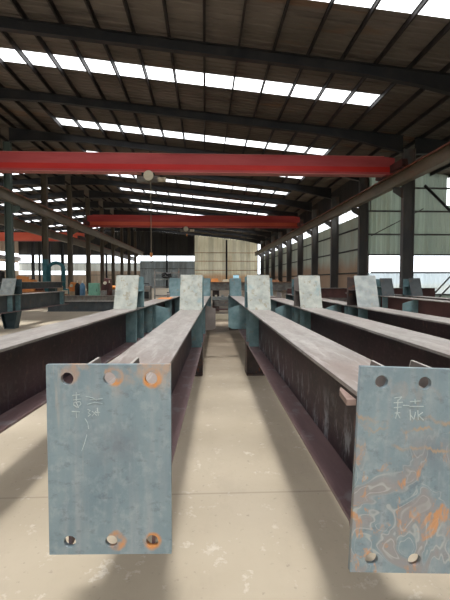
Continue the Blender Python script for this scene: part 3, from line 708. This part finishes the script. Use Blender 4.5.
# left work area
t = thing('extraction_duct', (-9.0, 27.0, 0), 0, 'dark teal extraction pipe bent over like an upturned U in the left work area', 'duct')
pts = [(-.55, 0, 0), (-.55, 0, 2.1)] + [(-.1 - .45 * math.cos(a), 0, 2.1 + .38 * math.sin(a)) for a in (math.pi * i / 10 for i in range(1, 10))] + [(.35, 0, 2.1), (.35, 0, .9)]
MB().tube(pts, .11, 14).build('pipe', 'ductteal', t, 0, True)
MB().box(-.85, -.6, -.2, .2, 0, 2.7).build('duct_box', 'ductteal', t, .02)
MB().box(.1, .6, -.25, .25, .0, .9).build('collector', 'ductteal', t, .02)
t = thing('switch_cabinet', (-6.55, 26.0, 0), 0, 'mint green cabinet standing among the left machines', 'cabinet')
MB().box(-.3, .3, -.2, .2, .35, 1.25).build('body', 'mint', t, .02); MB().box(-.26, .26, -.215, -.2, .42, 1.18).build('door', 'mint', t, .005)
MB().box(.18, .2, -.235, -.215, .75, .9).build('handle', 'black', t); MB().box(-.3, .3, -.2, .2, 0, .35).build('plinth', 'orange', t, .01)
def cyl(x, y, label, mat):
    t = thing('gas_cylinder', (x, y, 0), 0, label, 'gas cylinder', 'gas cylinders in the left work area')
    MB().tube([(0, 0, 0), (0, 0, 1.05), (0, 0, 1.18), (0, 0, 1.26)], [.16, .16, .11, .05], 16).build('bottle', mat, t, 0, True)
    MB().tube([(0, 0, 1.26), (0, 0, 1.4)], .04, 10).build('valve', 'cream', t)
cyl(-7.3, 26.2, 'blue gas cylinder left of the mint green cabinet', 'blue')
cyl(-7.65, 26.4, 'dark gas cylinder standing beside the blue one', 'darksteel')
cyl(-5.75, 26.4, 'red brown gas cylinder right of the mint green cabinet', 'redbrown')
def bench_machine(x, y, w, h, mats, label, rz=0.):
    t = thing('workshop_machine', (x, y, 0), rz, label, 'machine', 'machines in the left work area')
    MB().box(-w / 2, w / 2, -.35, .35, 0, h * .5).build('base', mats[0], t, .02)
    MB().prism([(-w * .45, -.25, h * .5), (w * .1, -.25, h * .5), (w * .1, -.25, h * .95), (-w * .25, -.25, h)], (0, .5, 0)).build('head', mats[1], t, .02)
    MB().tube([(w * .12, 0, h * .62), (w * .45, 0, h * .62)], .12, 14).build('motor', mats[2], t, 0, True)
    MB().box(w * .2, w * .45, -.2, .2, h * .5, h * .55).build('table', mats[0], t)
    MB().tube([(-w * .2, -.26, h * .8), (-w * .2, -.36, h * .8)], .1, 14).build('handwheel', 'cream', t)
data = [(-9.9, 25.5, 1.3, 1.5, ('rustpile', 'orange', 'redbrown'), 'rust coloured machine with orange head below the teal pipe'),
        (-8.35, 25.4, .9, 1.15, ('rustpile', 'tan', 'cream'), 'small tan headed machine right of the teal pipe'),
        (-6.0, 27.6, 1.1, 1.55, ('greymachine', 'redbrown', 'orange'), 'grey machine with red brown head behind the mint green cabinet'),
        (-12.6, 31, 1.8, 1.75, ('rustpile', 'orange', 'greymachine'), 'large orange headed machine beside the left columns'),
        (-15.2, 33, 2.2, 2.2, ('greymachine', 'black', 'blue'), 'large black headed machine in the bay behind the left columns'),
        (-19.0, 36, 2.6, 1.9, ('darksteel', 'greymachine', 'tan'), 'dark machine with tan motor deep in the left bay'),
        (-11.6, 26.2, 1.2, 1.35, ('tan', 'rustpile', 'orange'), 'tan based machine between the first brown columns'),
        (-13.9, 29.2, 1.5, 1.6, ('rustpile', 'tan', 'blue'), 'rusty machine with a blue motor left of the brown columns'),
        (-8.9, 30.5, 1.3, 1.3, ('tan', 'orange', 'greymachine'), 'tan machine with orange head far behind the teal pipe'),
        (-17.0, 29.5, 1.8, 1.5, ('redbrown', 'rustpile', 'tan'), 'red brown machine with rusty head on the far left'),
        (-10.8, 23.5, .9, 1.2, ('greymachine', 'cream', 'tan'), 'grey machine with cream head left of the rusty one')]
for d in data: bench_machine(*d)
def heap(x, y, n, lx_, label, mats, r=.07, z=0., cat='scrap', name='pipe_offcut', g='pipes heaped by the left columns'):
    for i in range(n):
        a = random.uniform(-.2, .2); xx = x + random.uniform(-.05, .05)
        row = i // 4; c = i % 4
        o = MB().tube([(-lx_ / 2, 0, 0), (lx_ / 2, 0, 0)], r, 10).build(name, mats[i % len(mats)], None, 0, True)
        o.location = (xx, y + c * r * 2.02 + row * r, z + r + row * r * 1.75)
        lab(o, label, cat, g)
heap(-11.2, 21.6, 7, 2.0, 'rusty pipe in the heap on the floor left of the high beam', ['rustpile'], .08)
heap(-4.9, 28.2, 7, 1.6, 'rusty pipe in the heap behind the red brown gas cylinder', ['rustpile'], .09, g='pipes heaped behind the gas cylinders')
# rusty cylinder stack & plates on the right behind the beams
for i, (x, y, w, h, lb) in enumerate(((4.35, 17.8, .7, .9, 'rusty crate like box behind the red brown beam on the right'), (6.2, 19.5, .9, 1.0, 'dark box behind the furthest right beam'))):
    t = thing('scrap_bin', (x, y, 0), 0, lb, 'bin')
    MB().box(-w / 2, w / 2, -.3, .3, .1, .14).box(-w / 2, -w / 2 + .03, -.3, .3, .14, h).box(w / 2 - .03, w / 2, -.3, .3, .14, h).box(-w / 2, w / 2, -.3, -.27, .14, h).box(-w / 2, w / 2, .27, .3, .14, h).build('tub', 'rustpile' if i == 0 else 'greymachine', t)
    for s in (-1, 1): MB().box(s * w * .35 - .05, s * w * .35 + .05, -.25, .25, 0, .1).build('skid', 'darksteel', t)
hbeam_x('steel_beam', 3.1, 8.8, 16.2, .75, 1.12, .28, 'redbrown', 'red brown beam set crosswise on stands in front of the right columns')
for x, ln in ((3.6, 'left'), (8.2, 'right')): stand(x, 16.2, .75, .26, .24, 'stand under the %s end of the red brown crosswise beam' % ln)

# ------------------------------------------------------------------ camera, world, view
cam = bpy.data.cameras.new('camera'); co = bpy.data.objects.new('camera', cam); COL.objects.link(co); S.camera = co
cam.sensor_fit = 'VERTICAL'; cam.sensor_height = 36; cam.lens = 36 * 433 / 600; cam.clip_start = .05; cam.clip_end = 500
co.location = (0, 0, EYE); co.rotation_euler = (math.pi / 2 - math.atan(19.5 / 433), 0, -math.atan(20 / 433))
sl = bpy.data.lights.new('hazy_sun', 'SUN'); sl.energy = 10; sl.angle = math.radians(8); sl.color = (1, .97, .92)
so = bpy.data.objects.new('hazy_sun', sl); COL.objects.link(so); so.location = (0, -30, 30); so.rotation_euler = (math.radians(14), 0, 0)
W = bpy.data.worlds.new('overcast sky'); S.world = W; W.use_nodes = True
nt = W.node_tree; bg = nt.nodes['Background']
tcw = nt.nodes.new('ShaderNodeTexCoord'); sp = nt.nodes.new('ShaderNodeSeparateXYZ'); nt.links.new(tcw.outputs['Generated'], sp.inputs[0])
rp = nt.nodes.new('ShaderNodeValToRGB'); nt.links.new(sp.outputs['Z'], rp.inputs[0])
rp.color_ramp.elements[0].position = 0.; rp.color_ramp.elements[0].color = (.62, .66, .70, 1)
rp.color_ramp.elements[1].position = .7; rp.color_ramp.elements[1].color = (1, 1, 1, 1)
nt.links.new(rp.outputs[0], bg.inputs[0]); bg.inputs[1].default_value = 4.2
S.view_settings.view_transform = 'Standard'; S.view_settings.look = 'None'; S.view_settings.exposure = 0.; S.view_settings.gamma = 1
S.view_settings.use_curve_mapping = False
S.cycles.use_denoising = True
S.cycles.max_bounces = 8; S.cycles.diffuse_bounces = 5; S.cycles.transparent_max_bounces = 12
S.cycles.sample_clamp_indirect = 6.
